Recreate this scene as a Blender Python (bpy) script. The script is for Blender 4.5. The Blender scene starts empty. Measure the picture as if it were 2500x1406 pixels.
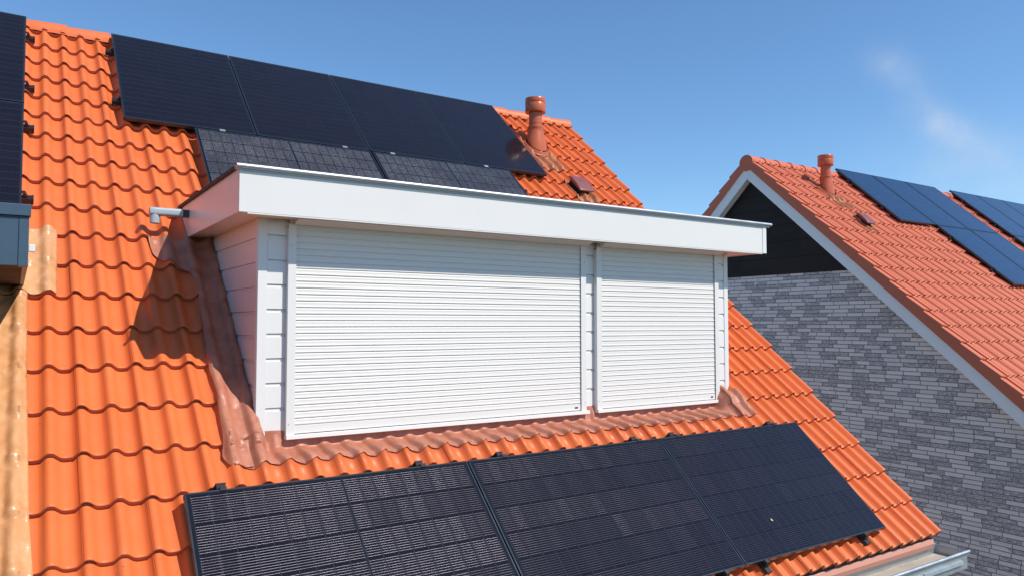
import bpy, math, random
import numpy as np
from mathutils import Vector, Matrix
random.seed(7); rng = np.random.default_rng(7)
SC = bpy.context.scene
COL = SC.collection
rad = math.radians

# ------------------------------------------------------------------ camera
cam_d = bpy.data.cameras.new("camera"); cam = bpy.data.objects.new("camera", cam_d); COL.objects.link(cam)
YAW, PIT, ROLL = 33.6182, 2.7055, 0.0147
cam.location = (-1.24858, -4.72992, 0.70307)
cam.rotation_mode = 'XYZ'
cam.rotation_euler = (rad(90 + PIT), rad(ROLL), rad(-YAW))
cam_d.sensor_width = 36.0; cam_d.lens = 1823.54 / 2500 * 36.0
cam_d.clip_start = 0.05; cam_d.clip_end = 3000
SC.camera = cam

# ------------------------------------------------------------------ sky, sun, exposure
SUN = Vector((0.34, -0.575, 0.75)).normalized()
W = bpy.data.worlds.new("World"); SC.world = W; W.use_nodes = True
wn = W.node_tree.nodes; wl = W.node_tree.links; wn.clear()
def wnode(t, **k):
    n = wn.new(t)
    for a, b in k.items(): setattr(n, a, b)
    return n
w_out = wnode('ShaderNodeOutputWorld'); w_bg = wnode('ShaderNodeBackground'); w_bg.inputs['Strength'].default_value = 0.125
sky = wnode('ShaderNodeTexSky', sky_type='NISHITA'); sky.sun_disc = False
sky.sun_elevation = math.asin(SUN.z); sky.sun_rotation = math.atan2(SUN.x, SUN.y)
sky.altitude = 0; sky.air_density = 1.0; sky.dust_density = 0.05; sky.ozone_density = 2.5
# thin cloud wisps, placed by direction in the sky
w_co = wnode('ShaderNodeTexCoord')
def wmath(op, a, b=None):
    n = wnode('ShaderNodeMath', operation=op)
    for i, v in enumerate((a, b)):
        if v is None: continue
        if isinstance(v, (int, float)): n.inputs[i].default_value = v
        else: wl.new(v, n.inputs[i])
    return n.outputs[0]
def blob(d, w, sx=0.0):
    dn = Vector(d).normalized()
    t = Vector((-dn.y, dn.x, 0)).normalized()      # sideways
    u = dn.cross(t)
    def dot(v):
        n = wnode('ShaderNodeVectorMath', operation='DOT_PRODUCT'); wl.new(w_co.outputs['Generated'], n.inputs[0]); n.inputs[1].default_value = v; return n.outputs['Value']
    a = wmath('MULTIPLY', dot(t), 1.0 / w[0]); b = wmath('MULTIPLY', dot(u), 1.0 / w[1]); f = dot(dn)
    b = wmath('ADD', b, wmath('MULTIPLY', a, sx))
    r2 = wmath('ADD', wmath('MULTIPLY', a, a), wmath('MULTIPLY', b, b))
    g = wmath('POWER', 2.718, wmath('MULTIPLY', r2, -1.0))
    return wmath('MULTIPLY', g, wmath('GREATER_THAN', f, 0.0))
w_nz = wnode('ShaderNodeTexNoise'); w_nz.inputs['Scale'].default_value = 26; w_nz.inputs['Detail'].default_value = 6; w_nz.inputs['Roughness'].default_value = 0.6
wl.new(w_co.outputs['Generated'], w_nz.inputs['Vector'])
bl = wmath('ADD', wmath('MULTIPLY', blob((0.838, 0.46, 0.292), (0.028, 0.021), -0.5), 0.20),
           wmath('ADD', wmath('MULTIPLY', blob((0.879, 0.424, 0.220), (0.034, 0.021), -0.9), 0.32),
                 wmath('ADD', wmath('MULTIPLY', blob((0.859, 0.444, 0.256), (0.020, 0.014), -1.1), 0.07), wmath('MULTIPLY', blob((0.915, 0.375, 0.165), (0.10, 0.045), -0.4), 0.22))))
cl = wmath('MULTIPLY', bl, wmath('ADD', wmath('MULTIPLY', w_nz.outputs['Fac'], 2.2), -0.15))
w_tint = wnode('ShaderNodeMix', data_type='RGBA', blend_type='MULTIPLY'); w_tint.inputs[0].default_value = 1.0
wl.new(sky.outputs[0], w_tint.inputs[6]); w_tint.inputs[7].default_value = (0.855, 1.105, 1.285, 1)
w_mix = wnode('ShaderNodeMix', data_type='RGBA'); wl.new(cl, w_mix.inputs[0]); wl.new(w_tint.outputs[2], w_mix.inputs[6]); w_mix.inputs[7].default_value = (5.6, 6.2, 7.0, 1)
wl.new(w_mix.outputs[2], w_bg.inputs['Color']); wl.new(w_bg.outputs[0], w_out.inputs['Surface'])

sun_d = bpy.data.lights.new("sun", 'SUN'); sun_d.energy = 5.0; sun_d.angle = rad(0.5); sun_d.color = (1.0, 0.945, 0.865)
sun = bpy.data.objects.new("sun", sun_d); COL.objects.link(sun); sun.rotation_mode = 'QUATERNION'
sun.rotation_quaternion = (-SUN).to_track_quat('-Z', 'Y'); sun.location = (10, -20, 30)
SC.view_settings.view_transform = 'Standard'; SC.view_settings.look = 'None'
SC.view_settings.exposure = 0.0; SC.view_settings.gamma = 1.0

# ------------------------------------------------------------------ geometry of the place
P = rad(42.3851); CP, SP = math.cos(P), math.sin(P)
ROOF_M = Matrix(((1, 0, 0, 0), (0, CP, -SP, 0), (0, SP, CP, 0), (0, 0, 0, 1)))   # (u, v, h) on the roof slope -> world
def RP(u, v, h=0.0): return Vector((u, v * CP - h * SP, v * SP + h * CP))
V0, DV = -1.712, 0.331          # first course edge, course spacing
J0, TW = -0.929, 0.305          # first tile joint, tile width (two waves)
WAVE = TW / 2
RIDGE_Y, RIDGE_Z = 3.965, 3.552
GZ = -6.0

# ------------------------------------------------------------------ materials
def new_mat(name):
    m = bpy.data.materials.new(name); m.use_nodes = True
    nt = m.node_tree; b = nt.nodes['Principled BSDF']
    return m, nt, b
class NT:
    def __init__(s, nt): s.nt = nt; s.n = nt.nodes; s.l = nt.links
    def node(s, t, **k):
        n = s.n.new(t)
        for a, b in k.items(): setattr(n, a, b)
        return n
    def put(s, sock, v):
        if hasattr(v, 'is_output') or hasattr(v, 'links'): s.l.new(v, sock)
        else: sock.default_value = v
    def math(s, op, a, b=None, c=None):
        n = s.node('ShaderNodeMath', operation=op)
        for i, v in enumerate((a, b, c)):
            if v is not None: s.put(n.inputs[i], v)
        return n.outputs[0]
    def mix(s, f, a, b, blend='MIX'):
        n = s.node('ShaderNodeMix', data_type='RGBA', blend_type=blend); s.put(n.inputs[0], f); s.put(n.inputs[6], a); s.put(n.inputs[7], b); return n.outputs[2]
    def noise(s, vec, scale, detail=4, rough=0.55, dist=0.0):
        n = s.node('ShaderNodeTexNoise'); n.inputs['Scale'].default_value = scale; n.inputs['Detail'].default_value = detail
        n.inputs['Roughness'].default_value = rough; n.inputs['Distortion'].default_value = dist
        if vec is not None: s.l.new(vec, n.inputs['Vector'])
        return n.outputs['Fac']
    def obj(s): return s.node('ShaderNodeTexCoord').outputs['Object']
    def sep(s, v):
        n = s.node('ShaderNodeSeparateXYZ'); s.l.new(v, n.inputs[0]); return n.outputs
    def comb(s, x, y, z=0.0):
        n = s.node('ShaderNodeCombineXYZ')
        for i, v in enumerate((x, y, z)): s.put(n.inputs[i], v)
        return n.outputs[0]
    def white(s, v):
        n = s.node('ShaderNodeTexWhiteNoise', noise_dimensions='3D'); s.l.new(v, n.inputs['Vector']); return n.outputs
    def ramp(s, f, stops):
        n = s.node('ShaderNodeValToRGB'); s.l.new(f, n.inputs[0]); e = n.color_ramp.elements
        while len(e) < len(stops): e.new(0.5)
        for q, (p, c) in zip(e, stops): q.position = p; q.color = c if len(c) == 4 else (*c, 1)
        return n.outputs[0]
    def maprange(s, f, a, b, c=0.0, d=1.0):
        n = s.node('ShaderNodeMapRange'); s.put(n.inputs[0], f)
        for i, v in zip((1, 2, 3, 4), (a, b, c, d)): n.inputs[i].default_value = v
        return n.outputs[0]
    def bump(s, h, strength, dist, normal=None):
        n = s.node('ShaderNodeBump'); n.inputs['Strength'].default_value = strength; n.inputs['Distance'].default_value = dist
        s.l.new(h, n.inputs['Height'])
        if normal is not None: s.l.new(normal, n.inputs['Normal'])
        return n.outputs[0]

def mat_tile(name, base, var=0.11, spec=0.28, rough=0.42):
    m, nt, b = new_mat(name); T = NT(nt); o = T.obj(); x, y, z = T.sep(o)
    iu = T.math('FLOOR', T.math('DIVIDE', T.math('SUBTRACT', x, J0 - 0.02), TW))
    iv = T.math('FLOOR', T.math('DIVIDE', T.math('SUBTRACT', y, V0 - 0.001), DV))
    r = T.white(T.comb(iu, iv, 3.0))['Value']
    n1 = T.noise(o, 7.0, 5, 0.6); n2 = T.noise(o, 160.0, 3, 0.7); n3 = T.noise(o, 0.9, 3)
    f = T.math('ADD', T.math('ADD', T.math('MULTIPLY', T.math('SUBTRACT', r, 0.5), var * 1.3), T.math('MULTIPLY', T.math('SUBTRACT', n1, 0.5), var * 2)),
               T.math('ADD', T.math('MULTIPLY', T.math('SUBTRACT', n2, 0.5), 0.10), T.math('MULTIPLY', T.math('SUBTRACT', n3, 0.5), 0.16)))
    c = T.mix(T.math('ADD', f, 0.5), (base[0] * 0.72, base[1] * 0.60, base[2] * 0.60, 1), (min(1, base[0] * 1.28), base[1] * 1.40, base[2] * 1.42, 1))
    # sparse dark specks and dull lime bloom
    sp = T.maprange(T.noise(o, 45.0, 2, 0.5), 0.735, 0.76)
    c = T.mix(T.math('MULTIPLY', sp, 0.55), c, (base[0] * 0.25, base[1] * 0.25, base[2] * 0.3, 1))
    bl = T.maprange(T.noise(o, 3.2, 6, 0.65, 0.6), 0.60, 0.80)
    c = T.mix(T.math('MULTIPLY', bl, 0.16), c, (0.62, 0.36, 0.24, 1))
    nt.links.new(c, b.inputs['Base Color'])
    nt.links.new(T.maprange(n1, 0.3, 0.7, rough - 0.08, rough + 0.12), b.inputs['Roughness'])
    b.inputs['Specular IOR Level'].default_value = spec
    nt.links.new(T.bump(T.math('ADD', n2, T.math('MULTIPLY', n1, 2.0)), 0.12, 0.004), b.inputs['Normal'])
    return m
M = {}
TILE = (0.685, 0.152, 0.044)
M['tile'] = mat_tile('orange_clay_tile', TILE)
M['tile_red'] = mat_tile('red_clay_tile', (0.58, 0.150, 0.078), 0.06, 0.30, 0.5)

def mat_plain(name, col, rough=0.5, spec=0.5, metal=0.0, var=0.06, nscale=6.0, bump=0.0, bscale=300.0, coat=0.0, dirt=0.0, dcol=(0.2, 0.18, 0.15)):
    m, nt, b = new_mat(name); T = NT(nt); o = T.obj()
    n1 = T.noise(o, nscale, 5, 0.6)
    c = T.mix(n1, tuple(x * (1 - var) for x in col) + (1,), tuple(min(1, x * (1 + var)) for x in col) + (1,))
    if dirt:
        d = T.maprange(T.noise(o, nscale * 0.7, 7, 0.7, 0.5), 0.5, 0.78)
        c = T.mix(T.math('MULTIPLY', d, dirt), c, (*dcol, 1))
    nt.links.new(c, b.inputs['Base Color'])
    nt.links.new(T.maprange(n1, 0.3, 0.7, max(0.02, rough - 0.06), rough + 0.06), b.inputs['Roughness'])
    b.inputs['Specular IOR Level'].default_value = spec; b.inputs['Metallic'].default_value = metal
    b.inputs['Coat Weight'].default_value = coat; b.inputs['Coat Roughness'].default_value = 0.08
    if bump: nt.links.new(T.bump(T.noise(o, bscale, 3, 0.6), bump, 0.003), b.inputs['Normal'])
    return m
M['edge_shade'] = mat_plain('clay_edge_painted_shade', (0.40, 0.14, 0.085), 0.8, 0.2, var=0.15, nscale=25)  # browner, darker clay: shade painted on the tiles' front faces
M['white'] = mat_plain('white_board', (0.715, 0.685, 0.650), 0.32, 0.5, var=0.015, nscale=2.0, bump=0.05, bscale=220, dirt=0.05)
M['white_clad'] = mat_plain('white_plastic_cladding', (0.73, 0.705, 0.68), 0.35, 0.5, var=0.015, nscale=3.0, bump=0.06, bscale=180)
M['shutter'] = mat_plain('cream_white_shutter_aluminium', (0.705, 0.672, 0.632), 0.42, 0.45, var=0.012, nscale=2.0)
M['guide'] = mat_plain('white_guide_aluminium', (0.71, 0.685, 0.655), 0.4, 0.45, var=0.012, nscale=3.0)
M['zinc'] = mat_plain('grey_zinc', (0.50, 0.53, 0.55), 0.48, 0.5, metal=0.85, var=0.12, nscale=9, dirt=0.25, dcol=(0.3, 0.3, 0.3))
M['bitumen'] = mat_plain('dark_roofing_felt', (0.07, 0.055, 0.05), 0.8, 0.3, var=0.2, nscale=20, bump=0.3, bscale=400)
M['pvc'] = mat_plain('pale_grey_pvc', (0.36, 0.42, 0.45), 0.35, 0.5, var=0.04, nscale=8)
M['black_rubber'] = mat_plain('matt_black_plastic', (0.018, 0.018, 0.02), 0.5, 0.4, var=0.1)
M['rail'] = mat_plain('black_anodised_rail', (0.020, 0.024, 0.030), 0.38, 0.6, metal=0.3, var=0.15)
M['frame'] = mat_plain('black_anodised_frame', (0.032, 0.042, 0.054), 0.30, 0.7, metal=0.45, var=0.12)
M['clamp'] = mat_plain('bare_aluminium_clamp', (0.5, 0.5, 0.5), 0.4, 0.5, metal=0.8)
M['grey'] = mat_plain('anthracite_grained_board', (0.045, 0.080, 0.122), 0.42, 0.5, var=0.05, nscale=30, bump=0.15, bscale=350)
M['dark_void'] = mat_plain('dark_backing_painted_shade', (0.02, 0.017, 0.016), 0.7, 0.3)  # near-black backing; on the grey dormer it stands in for overhang shade
M['terracotta_plastic'] = mat_plain('terracotta_plastic', (0.50, 0.115, 0.045), 0.30, 0.4, var=0.05, nscale=12, coat=0.08)
M['plum_plastic'] = mat_plain('plum_brown_plastic', (0.23, 0.075, 0.065), 0.35, 0.5, var=0.06, nscale=14)
M['barge'] = mat_plain('white_painted_bargeboard', (0.84, 0.83, 0.82), 0.45, 0.4, var=0.03, nscale=2.0, dirt=0.08)
M['gutter_bed'] = mat_plain('weathered_gutter_lining', (0.42, 0.37, 0.30), 0.75, 0.3, var=0.12, nscale=6, dirt=0.55, dcol=(0.13, 0.12, 0.11))
M['comb'] = mat_plain('pale_terracotta_eaves_strip', (0.58, 0.27, 0.20), 0.55, 0.4, var=0.06)

def mat_lead(name, c0, c1, rough=0.3, bstr=0.5):
    m, nt, b = new_mat(name); T = NT(nt); o = T.obj()
    n1 = T.noise(o, 5.0, 6, 0.62, 0.8); n2 = T.noise(o, 28.0, 4, 0.6, 0.6)
    c = T.mix(T.maprange(n1, 0.32, 0.7), (*c0, 1), (*c1, 1))
    c = T.mix(T.math('MULTIPLY', T.maprange(n2, 0.62, 0.75), 0.3), c, tuple(x * 0.45 for x in c0) + (1,))
    nt.links.new(c, b.inputs['Base Color'])
    nt.links.new(T.maprange(n2, 0.3, 0.7, rough - 0.08, rough + 0.15), b.inputs['Roughness'])
    b.inputs['Specular IOR Level'].default_value = 0.42
    nt.links.new(T.bump(T.math('ADD', n1, T.math('MULTIPLY', n2, 0.45)), bstr, 0.012), b.inputs['Normal'])
    return m
M['lead'] = mat_lead('brown_coated_lead', (0.375, 0.130, 0.074), (0.50, 0.20, 0.128), 0.44, 0.30)
M['lead_tan'] = mat_lead('tan_coated_lead', (0.54, 0.245, 0.095), (0.66, 0.355, 0.175), 0.28, 0.4)
M['lead_dirty'] = mat_lead('rust_stained_lead', (0.30, 0.085, 0.03), (0.47, 0.165, 0.075), 0.5)

def mat_brick(name):
    m, nt, b = new_mat(name); T = NT(nt); o = T.obj(); x, y, z = T.sep(o)
    CH, BL = 0.0625, 0.262
    s = T.math('ADD', y, x)
    ci = T.math('FLOOR', T.math('DIVIDE', z, CH)); fz = T.math('FRACT', T.math('DIVIDE', T.math('ADD', z, 10 * CH * 40), CH))
    off = T.white(T.comb(ci, 7.0, 1.0))['Value']
    su = T.math('ADD', T.math('DIVIDE', s, BL), T.math('MULTIPLY', off, 1.0))
    bi = T.math('FLOOR', su); fu = T.math('FRACT', T.math('ADD', su, 1000.0))
    r = T.white(T.comb(bi, ci, 2.0))['Value']; r2 = T.white(T.comb(bi, ci, 9.0))['Value']
    # neighbouring bricks of a kind tend to clump
    dark = T.math('GREATER_THAN', T.math('ADD', r, T.math('MULTIPLY', T.math('SUBTRACT', T.noise(T.comb(T.math('MULTIPLY', s, 0.6), z, 0.0), 2.6, 2), 0.5), 0.55)), 0.56)
    ed = T.math('MINIMUM', T.math('MULTIPLY', T.math('MINIMUM', fu, T.math('SUBTRACT', 1.0, fu)), BL), T.math('MULTIPLY', T.math('MINIMUM', fz, T.math('SUBTRACT', 1.0, fz)), CH))
    wob = T.math('MULTIPLY', T.math('SUBTRACT', T.noise(o, 40.0, 3), 0.5), 0.004)
    brick = T.maprange(T.math('ADD', ed, wob), 0.0035, 0.0065)
    sw = T.noise(T.comb(T.math('ADD', T.math('MULTIPLY', s, 10.0), T.math('MULTIPLY', r2, 30.0)), T.math('MULTIPLY', z, 46.0), ci), 1.4, 4, 0.55, 2.2)
    dcol = T.ramp(sw, [(0.36, (0.20, 0.175, 0.175)), (0.46, (0.42, 0.37, 0.365)), (0.56, (0.50, 0.445, 0.43)), (0.63, (0.88, 0.80, 0.77))])
    lcol = T.mix(r2, (0.70, 0.625, 0.60, 1), (0.82, 0.725, 0.68, 1))
    lcol = T.mix(T.math('MULTIPLY', T.maprange(T.noise(o, 60.0, 4), 0.5, 0.75), 0.35), lcol, (0.52, 0.47, 0.47, 1))
    c = T.mix(dark, lcol, dcol)
    c = T.mix(brick, (0.24, 0.215, 0.21, 1), c)
    nt.links.new(c, b.inputs['Base Color']); b.inputs['Roughness'].default_value = 0.8; b.inputs['Specular IOR Level'].default_value = 0.3
    nt.links.new(T.bump(T.math('ADD', T.math('MULTIPLY', brick, 1.0), T.math('MULTIPLY', T.math('MULTIPLY', sw, dark), 0.5)), 0.7, 0.010), b.inputs['Normal'])
    return m
M['brick'] = mat_brick('grey_mixed_brick')

def mat_blackboard(name):
    m, nt, b = new_mat(name); T = NT(nt); o = T.obj(); x, y, z = T.sep(o)
    r = T.white(T.comb(T.math('FLOOR', T.math('DIVIDE', y, 0.6)), T.math('FLOOR', T.math('DIVIDE', z, 0.28)), 0.0))['Value']
    n = T.noise(T.comb(T.math('MULTIPLY', y, 9.0), T.math('MULTIPLY', z, 1.5), 0.0), 3.0, 5)
    c = T.mix(T.math('ADD', T.math('MULTIPLY', r, 0.5), T.math('MULTIPLY', n, 0.5)), (0.009, 0.006, 0.005, 1), (0.026, 0.016, 0.014, 1))
    nt.links.new(c, b.inputs['Base Color']); b.inputs['Roughness'].default_value = 0.55; b.inputs['Specular IOR Level'].default_value = 0.25
    return m
M['blackboard'] = mat_blackboard('black_gable_boards')

def mat_cells(name, base=(0.0085, 0.0060, 0.0082), gap=(0.010, 0.011, 0.015), wire=1.0, rough=0.12, Lx=1.722, Ly=1.134, spec=0.36, painted_glint=0.0, wfrac=0.12, wcol=(0.115, 0.110, 0.130), gapw=0.0016, gscale=160.0):
    """solar cells behind glass: 6 rows of half-cut cells; round tinned wires run along the long side"""
    m, nt, b = new_mat(name); T = NT(nt); o = T.obj(); x, y, z = T.sep(o)
    mx, my = 0.022, 0.020
    CX = (Lx - 2 * mx - 0.012) / 18; CY = (Ly - 2 * my) / 6
    ax = T.math('ABSOLUTE', x)
    px = T.math('SUBTRACT', ax, 0.004)
    qx = T.math('DIVIDE', px, CX); qy = T.math('DIVIDE', T.math('ADD', y, Ly / 2 - my), CY)
    fx = T.math('FRACT', T.math('ADD', qx, 10)); fy = T.math('FRACT', T.math('ADD', qy, 10))
    ix = T.math('MULTIPLY', T.math('ADD', T.math('FLOOR', qx), 1.0), T.math('SIGN', x)); iy = T.math('FLOOR', qy)
    r = T.white(T.comb(ix, iy, 1.0))['Value']; r2 = T.white(T.comb(ix, iy, 5.0))['Value']
    ry = T.white(T.comb(iy, T.math('SIGN', x), 8.0))['Value']
    gx = T.math('MULTIPLY', T.math('MINIMUM', fx, T.math('SUBTRACT', 1.0, fx)), CX)
    gy = T.math('MULTIPLY', T.math('MINIMUM', fy, T.math('SUBTRACT', 1.0, fy)), CY)
    inside = T.math('MULTIPLY', T.math('GREATER_THAN', px, 0.0), T.math('MULTIPLY', T.math('LESS_THAN', qx, 9.0), T.math('MULTIPLY', T.math('GREATER_THAN', qy, 0.0), T.math('LESS_THAN', qy, 6.0))))
    cell = T.math('MULTIPLY', inside, T.math('MULTIPLY', T.maprange(gx, gapw * 0.4, gapw * 0.8), T.maprange(gy, gapw * 0.6, gapw)))
    n1 = T.noise(o, 9.0, 3)
    c = T.mix(T.math('ADD', T.math('MULTIPLY', r, 0.6), T.math('MULTIPLY', n1, 0.4)), tuple(v * 0.75 for v in base) + (1,), tuple(v * 1.35 for v in base) + (1,))
    if painted_glint:  # coloured speckle paints the sun glints of textured glass into the cells
        wv = T.comb(T.math('FLOOR', T.math('MULTIPLY', x, gscale)), T.math('FLOOR', T.math('MULTIPLY', y, gscale * 0.55)), 0.0)
        wn_ = T.white(wv); g = T.noise(o, 150.0, 2, 0.6)
        patch = T.maprange(T.noise(o, 2.2, 3), 0.36, 0.62)
        hue = T.mix(0.45, (0.16, 0.14, 0.15, 1), wn_['Color'])
        gc = T.mix(T.maprange(g, 0.4, 0.66), (0.028, 0.030, 0.042, 1), hue)
        c = T.mix(T.math('MULTIPLY', T.maprange(patch, 0.0, 1.0, 0.45, 1.0), painted_glint), c, gc)
    c = T.mix(cell, (*gap, 1), c)
    if not painted_glint: c = T.mix(T.math('MULTIPLY', inside, T.maprange(gx, 0.0012, 0.0030, 1.0, 0.0)), c, (0.032, 0.033, 0.042, 1))
    nt.links.new(c, b.inputs['Base Color'])
    b.inputs['Roughness'].default_value = rough; b.inputs['Specular IOR Level'].default_value = spec
    # dusty film
    film = T.maprange(T.noise(o, 2.3, 6, 0.65), 0.45, 0.8, rough, rough + 0.05); nt.links.new(film, b.inputs['Roughness'])
    # round wires: 11 a cell row, normal turned across (and a little along) each wire
    NW = 11.0
    fy2 = T.math('ADD', T.math('MULTIPLY', T.math('SUBTRACT', fy, 0.5), 1.075), 0.5)
    inrow = T.math('LESS_THAN', T.math('ABSOLUTE', T.math('SUBTRACT', fy2, 0.5)), 0.5)
    wf = T.math('FRACT', T.math('ADD', T.math('MULTIPLY', fy2, NW), 11.0))
    t = T.math('DIVIDE', T.math('SUBTRACT', wf, 0.5), wfrac)
    on = T.math('MULTIPLY', T.math('LESS_THAN', T.math('ABSOLUTE', t), 1.0), inside)
    on = T.math('MULTIPLY', T.math('MULTIPLY', on, inrow), T.maprange(gx, 0.0004, 0.0012))
    along = T.math('ADD', T.math('MULTIPLY', T.math('POWER', T.math('ABSOLUTE', T.math('MULTIPLY', T.math('SUBTRACT', fx, 0.5), 2.0)), 9.0), 0.22),
                   T.math('ADD', T.math('MULTIPLY', T.math('SUBTRACT', r2, 0.5), 0.07), T.math('MULTIPLY', T.math('SUBTRACT', ry, 0.5), 0.08)))
    vn = T.comb(along, t, T.math('SQRT', T.math('MAXIMUM', 0.02, T.math('SUBTRACT', 1.0, T.math('MULTIPLY', t, t)))))
    vt = T.node('ShaderNodeVectorTransform', vector_type='NORMAL', convert_from='OBJECT', convert_to='WORLD'); nt.links.new(vn, vt.inputs[0])
    nz = T.node('ShaderNodeVectorMath', operation='NORMALIZE'); nt.links.new(vt.outputs[0], nz.inputs[0])
    g = T.node('ShaderNodeBsdfGlossy'); g.inputs['Roughness'].default_value = 0.34; g.inputs['Color'].default_value = (wcol[0], wcol[1], wcol[2], 1); nt.links.new(nz.outputs[0], g.inputs['Normal'])
    mx_ = T.node('ShaderNodeMixShader'); nt.links.new(T.math('MULTIPLY', on, wire), mx_.inputs[0]); nt.links.new(b.outputs[0], mx_.inputs[1]); nt.links.new(g.outputs[0], mx_.inputs[2])
    nt.links.new(mx_.outputs[0], nt.nodes['Material Output'].inputs['Surface'])
    return m
M['cells'] = mat_cells('black_solar_cells')
M['cells_glint'] = mat_cells('solar_cells_painted_glint', base=(0.012, 0.012, 0.016), gap=(0.003, 0.004, 0.008), wire=0.30, rough=0.10, painted_glint=0.34, gapw=0.0055)  # sun glints put into the cell colour
M['cells_blue'] = mat_cells('blue_black_solar_cells', base=(0.008, 0.025, 0.070), gap=(0.004, 0.008, 0.02), wire=0.12, rough=0.10)

def mat_ground():
    m, nt, b = new_mat('garden_ground'); T = NT(nt); o = T.obj()
    c = T.mix(T.maprange(T.noise(o, 0.12, 5), 0.42, 0.58), (0.05, 0.075, 0.022, 1), (0.20, 0.18, 0.16, 1))
    c = T.mix(T.math('MULTIPLY', T.noise(o, 9.0, 5), 0.4), c, (0.03, 0.04, 0.015, 1))
    nt.links.new(c, b.inputs['Base Color']); b.inputs['Roughness'].default_value = 0.9
    return m
M['ground'] = mat_ground()

# ------------------------------------------------------------------ mesh helpers
class MB:
    def __init__(s): s.v = []; s.f = []; s.flat = []
    def add(s, vs, fs):
        o = len(s.v); s.v += [tuple(p) for p in vs]; s.f += [tuple(i + o for i in f) for f in fs]; return s
    def box(s, a, b):
        (x0, y0, z0), (x1, y1, z1) = a, b
        return s.add([(x0, y0, z0), (x1, y0, z0), (x1, y1, z0), (x0, y1, z0), (x0, y0, z1), (x1, y0, z1), (x1, y1, z1), (x0, y1, z1)],
                     [(0, 3, 2, 1), (4, 5, 6, 7), (0, 1, 5, 4), (1, 2, 6, 5), (2, 3, 7, 6), (3, 0, 4, 7)])
    def prism(s, prof, axis, a, b, caps=True):
        """closed profile swept along an axis; profile = the two other coordinates in x,y,z order"""
        n = len(prof)
        def pt(q, t):
            return {'x': (t, q[0], q[1]), 'y': (q[0], t, q[1]), 'z': (q[0], q[1], t)}[axis]
        vs = [pt(q, a) for q in prof] + [pt(q, b) for q in prof]
        fs = [(i, (i + 1) % n, n + (i + 1) % n, n + i) for i in range(n)]
        if caps: fs += [tuple(range(n - 1, -1, -1)), tuple(range(n, 2 * n))]
        return s.add(vs, fs)
    def rings(s, rs, cap0=True, cap1=True):
        n = len(rs[0]); vs = [p for r in rs for p in r]; fs = []
        for k in range(len(rs) - 1):
            for i in range(n): fs.append((k * n + i, k * n + (i + 1) % n, (k + 1) * n + (i + 1) % n, (k + 1) * n + i))
        if cap0: fs.append(tuple(range(n - 1, -1, -1)))
        if cap1: fs.append(tuple((len(rs) - 1) * n + i for i in range(n)))
        return s.add(vs, fs)
    def lathe(s, prof, c=(0, 0, 0), n=36, cap0=True, cap1=True):
        return s.rings([[(c[0] + r * math.cos(2 * math.pi * i / n), c[1] + r * math.sin(2 * math.pi * i / n), c[2] + z) for i in range(n)] for r, z in prof], cap0, cap1)
    def grid(s, rows):
        m = len(rows[0]); vs = [p for r in rows for p in r]; fs = []
        for k in range(len(rows) - 1):
            for i in range(m - 1): fs.append((k * m + i, k * m + i + 1, (k + 1) * m + i + 1, (k + 1) * m + i))
        return s.add(vs, fs)
    def xform(s, M4): s.v = [tuple(M4 @ Vector(p)) for p in s.v]; return s
    def build(s, name, mat, parent=None, smooth=False, bevel=0.0, loc=None, matrix=None, angle=35, solid=0.0):
        me = bpy.data.meshes.new(name); me.from_pydata(s.v, [], s.f); me.update()
        return link_mesh(me, name, mat, parent, smooth, bevel, loc, matrix, angle, solid)
def link_mesh(me, name, mat, parent=None, smooth=False, bevel=0.0, loc=None, matrix=None, angle=35, solid=0.0):
    """vertices are in world coordinates unless loc / matrix say otherwise; the parent's own place is taken off"""
    me.materials.append(mat)
    o = bpy.data.objects.new(name, me); COL.objects.link(o)
    if smooth:
        me.shade_smooth() if angle is None else me.set_sharp_from_angle(angle=rad(angle))
    else: me.shade_flat()
    mw = matrix if matrix is not None else Matrix.Translation(loc or (0, 0, 0))
    if parent is not None:
        o.parent = parent
        if matrix is None and loc is None and 'local' in parent.keys(): pass
        else:
            o.matrix_basis = parent_world(parent).inverted() @ mw
    else: o.matrix_basis = mw
    if solid:
        md = o.modifiers.new('thickness', 'SOLIDIFY'); md.thickness = solid; md.offset = 1
    if bevel:
        md = o.modifiers.new('bevel', 'BEVEL'); md.width = bevel; md.segments = 2; md.limit_method = 'ANGLE'; md.angle_limit = rad(40)
    return o
def parent_world(o):
    m = o.matrix_basis.copy(); q = o.parent
    while q is not None: m = q.matrix_basis @ m; q = q.parent
    return m
def tag(o, label=None, cat=None, group=None, kind=None):
    if label: o['label'] = label
    if cat: o['category'] = cat
    if group: o['group'] = group
    if kind: o['kind'] = kind
    return o
def thing(name, label, cat, loc=(0, 0, 0), matrix=None, group=None):
    o = bpy.data.objects.new(name, None); COL.objects.link(o); o.empty_display_size = 0.2
    o.matrix_basis = matrix if matrix is not None else Matrix.Translation(loc)
    return tag(o, label, cat, group)
def copy_tree(o, parent=None):
    c = o.copy(); COL.objects.link(c)
    if parent is not None: c.parent = parent
    for ch in list(o.children): copy_tree(ch, c)
    return c

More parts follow.
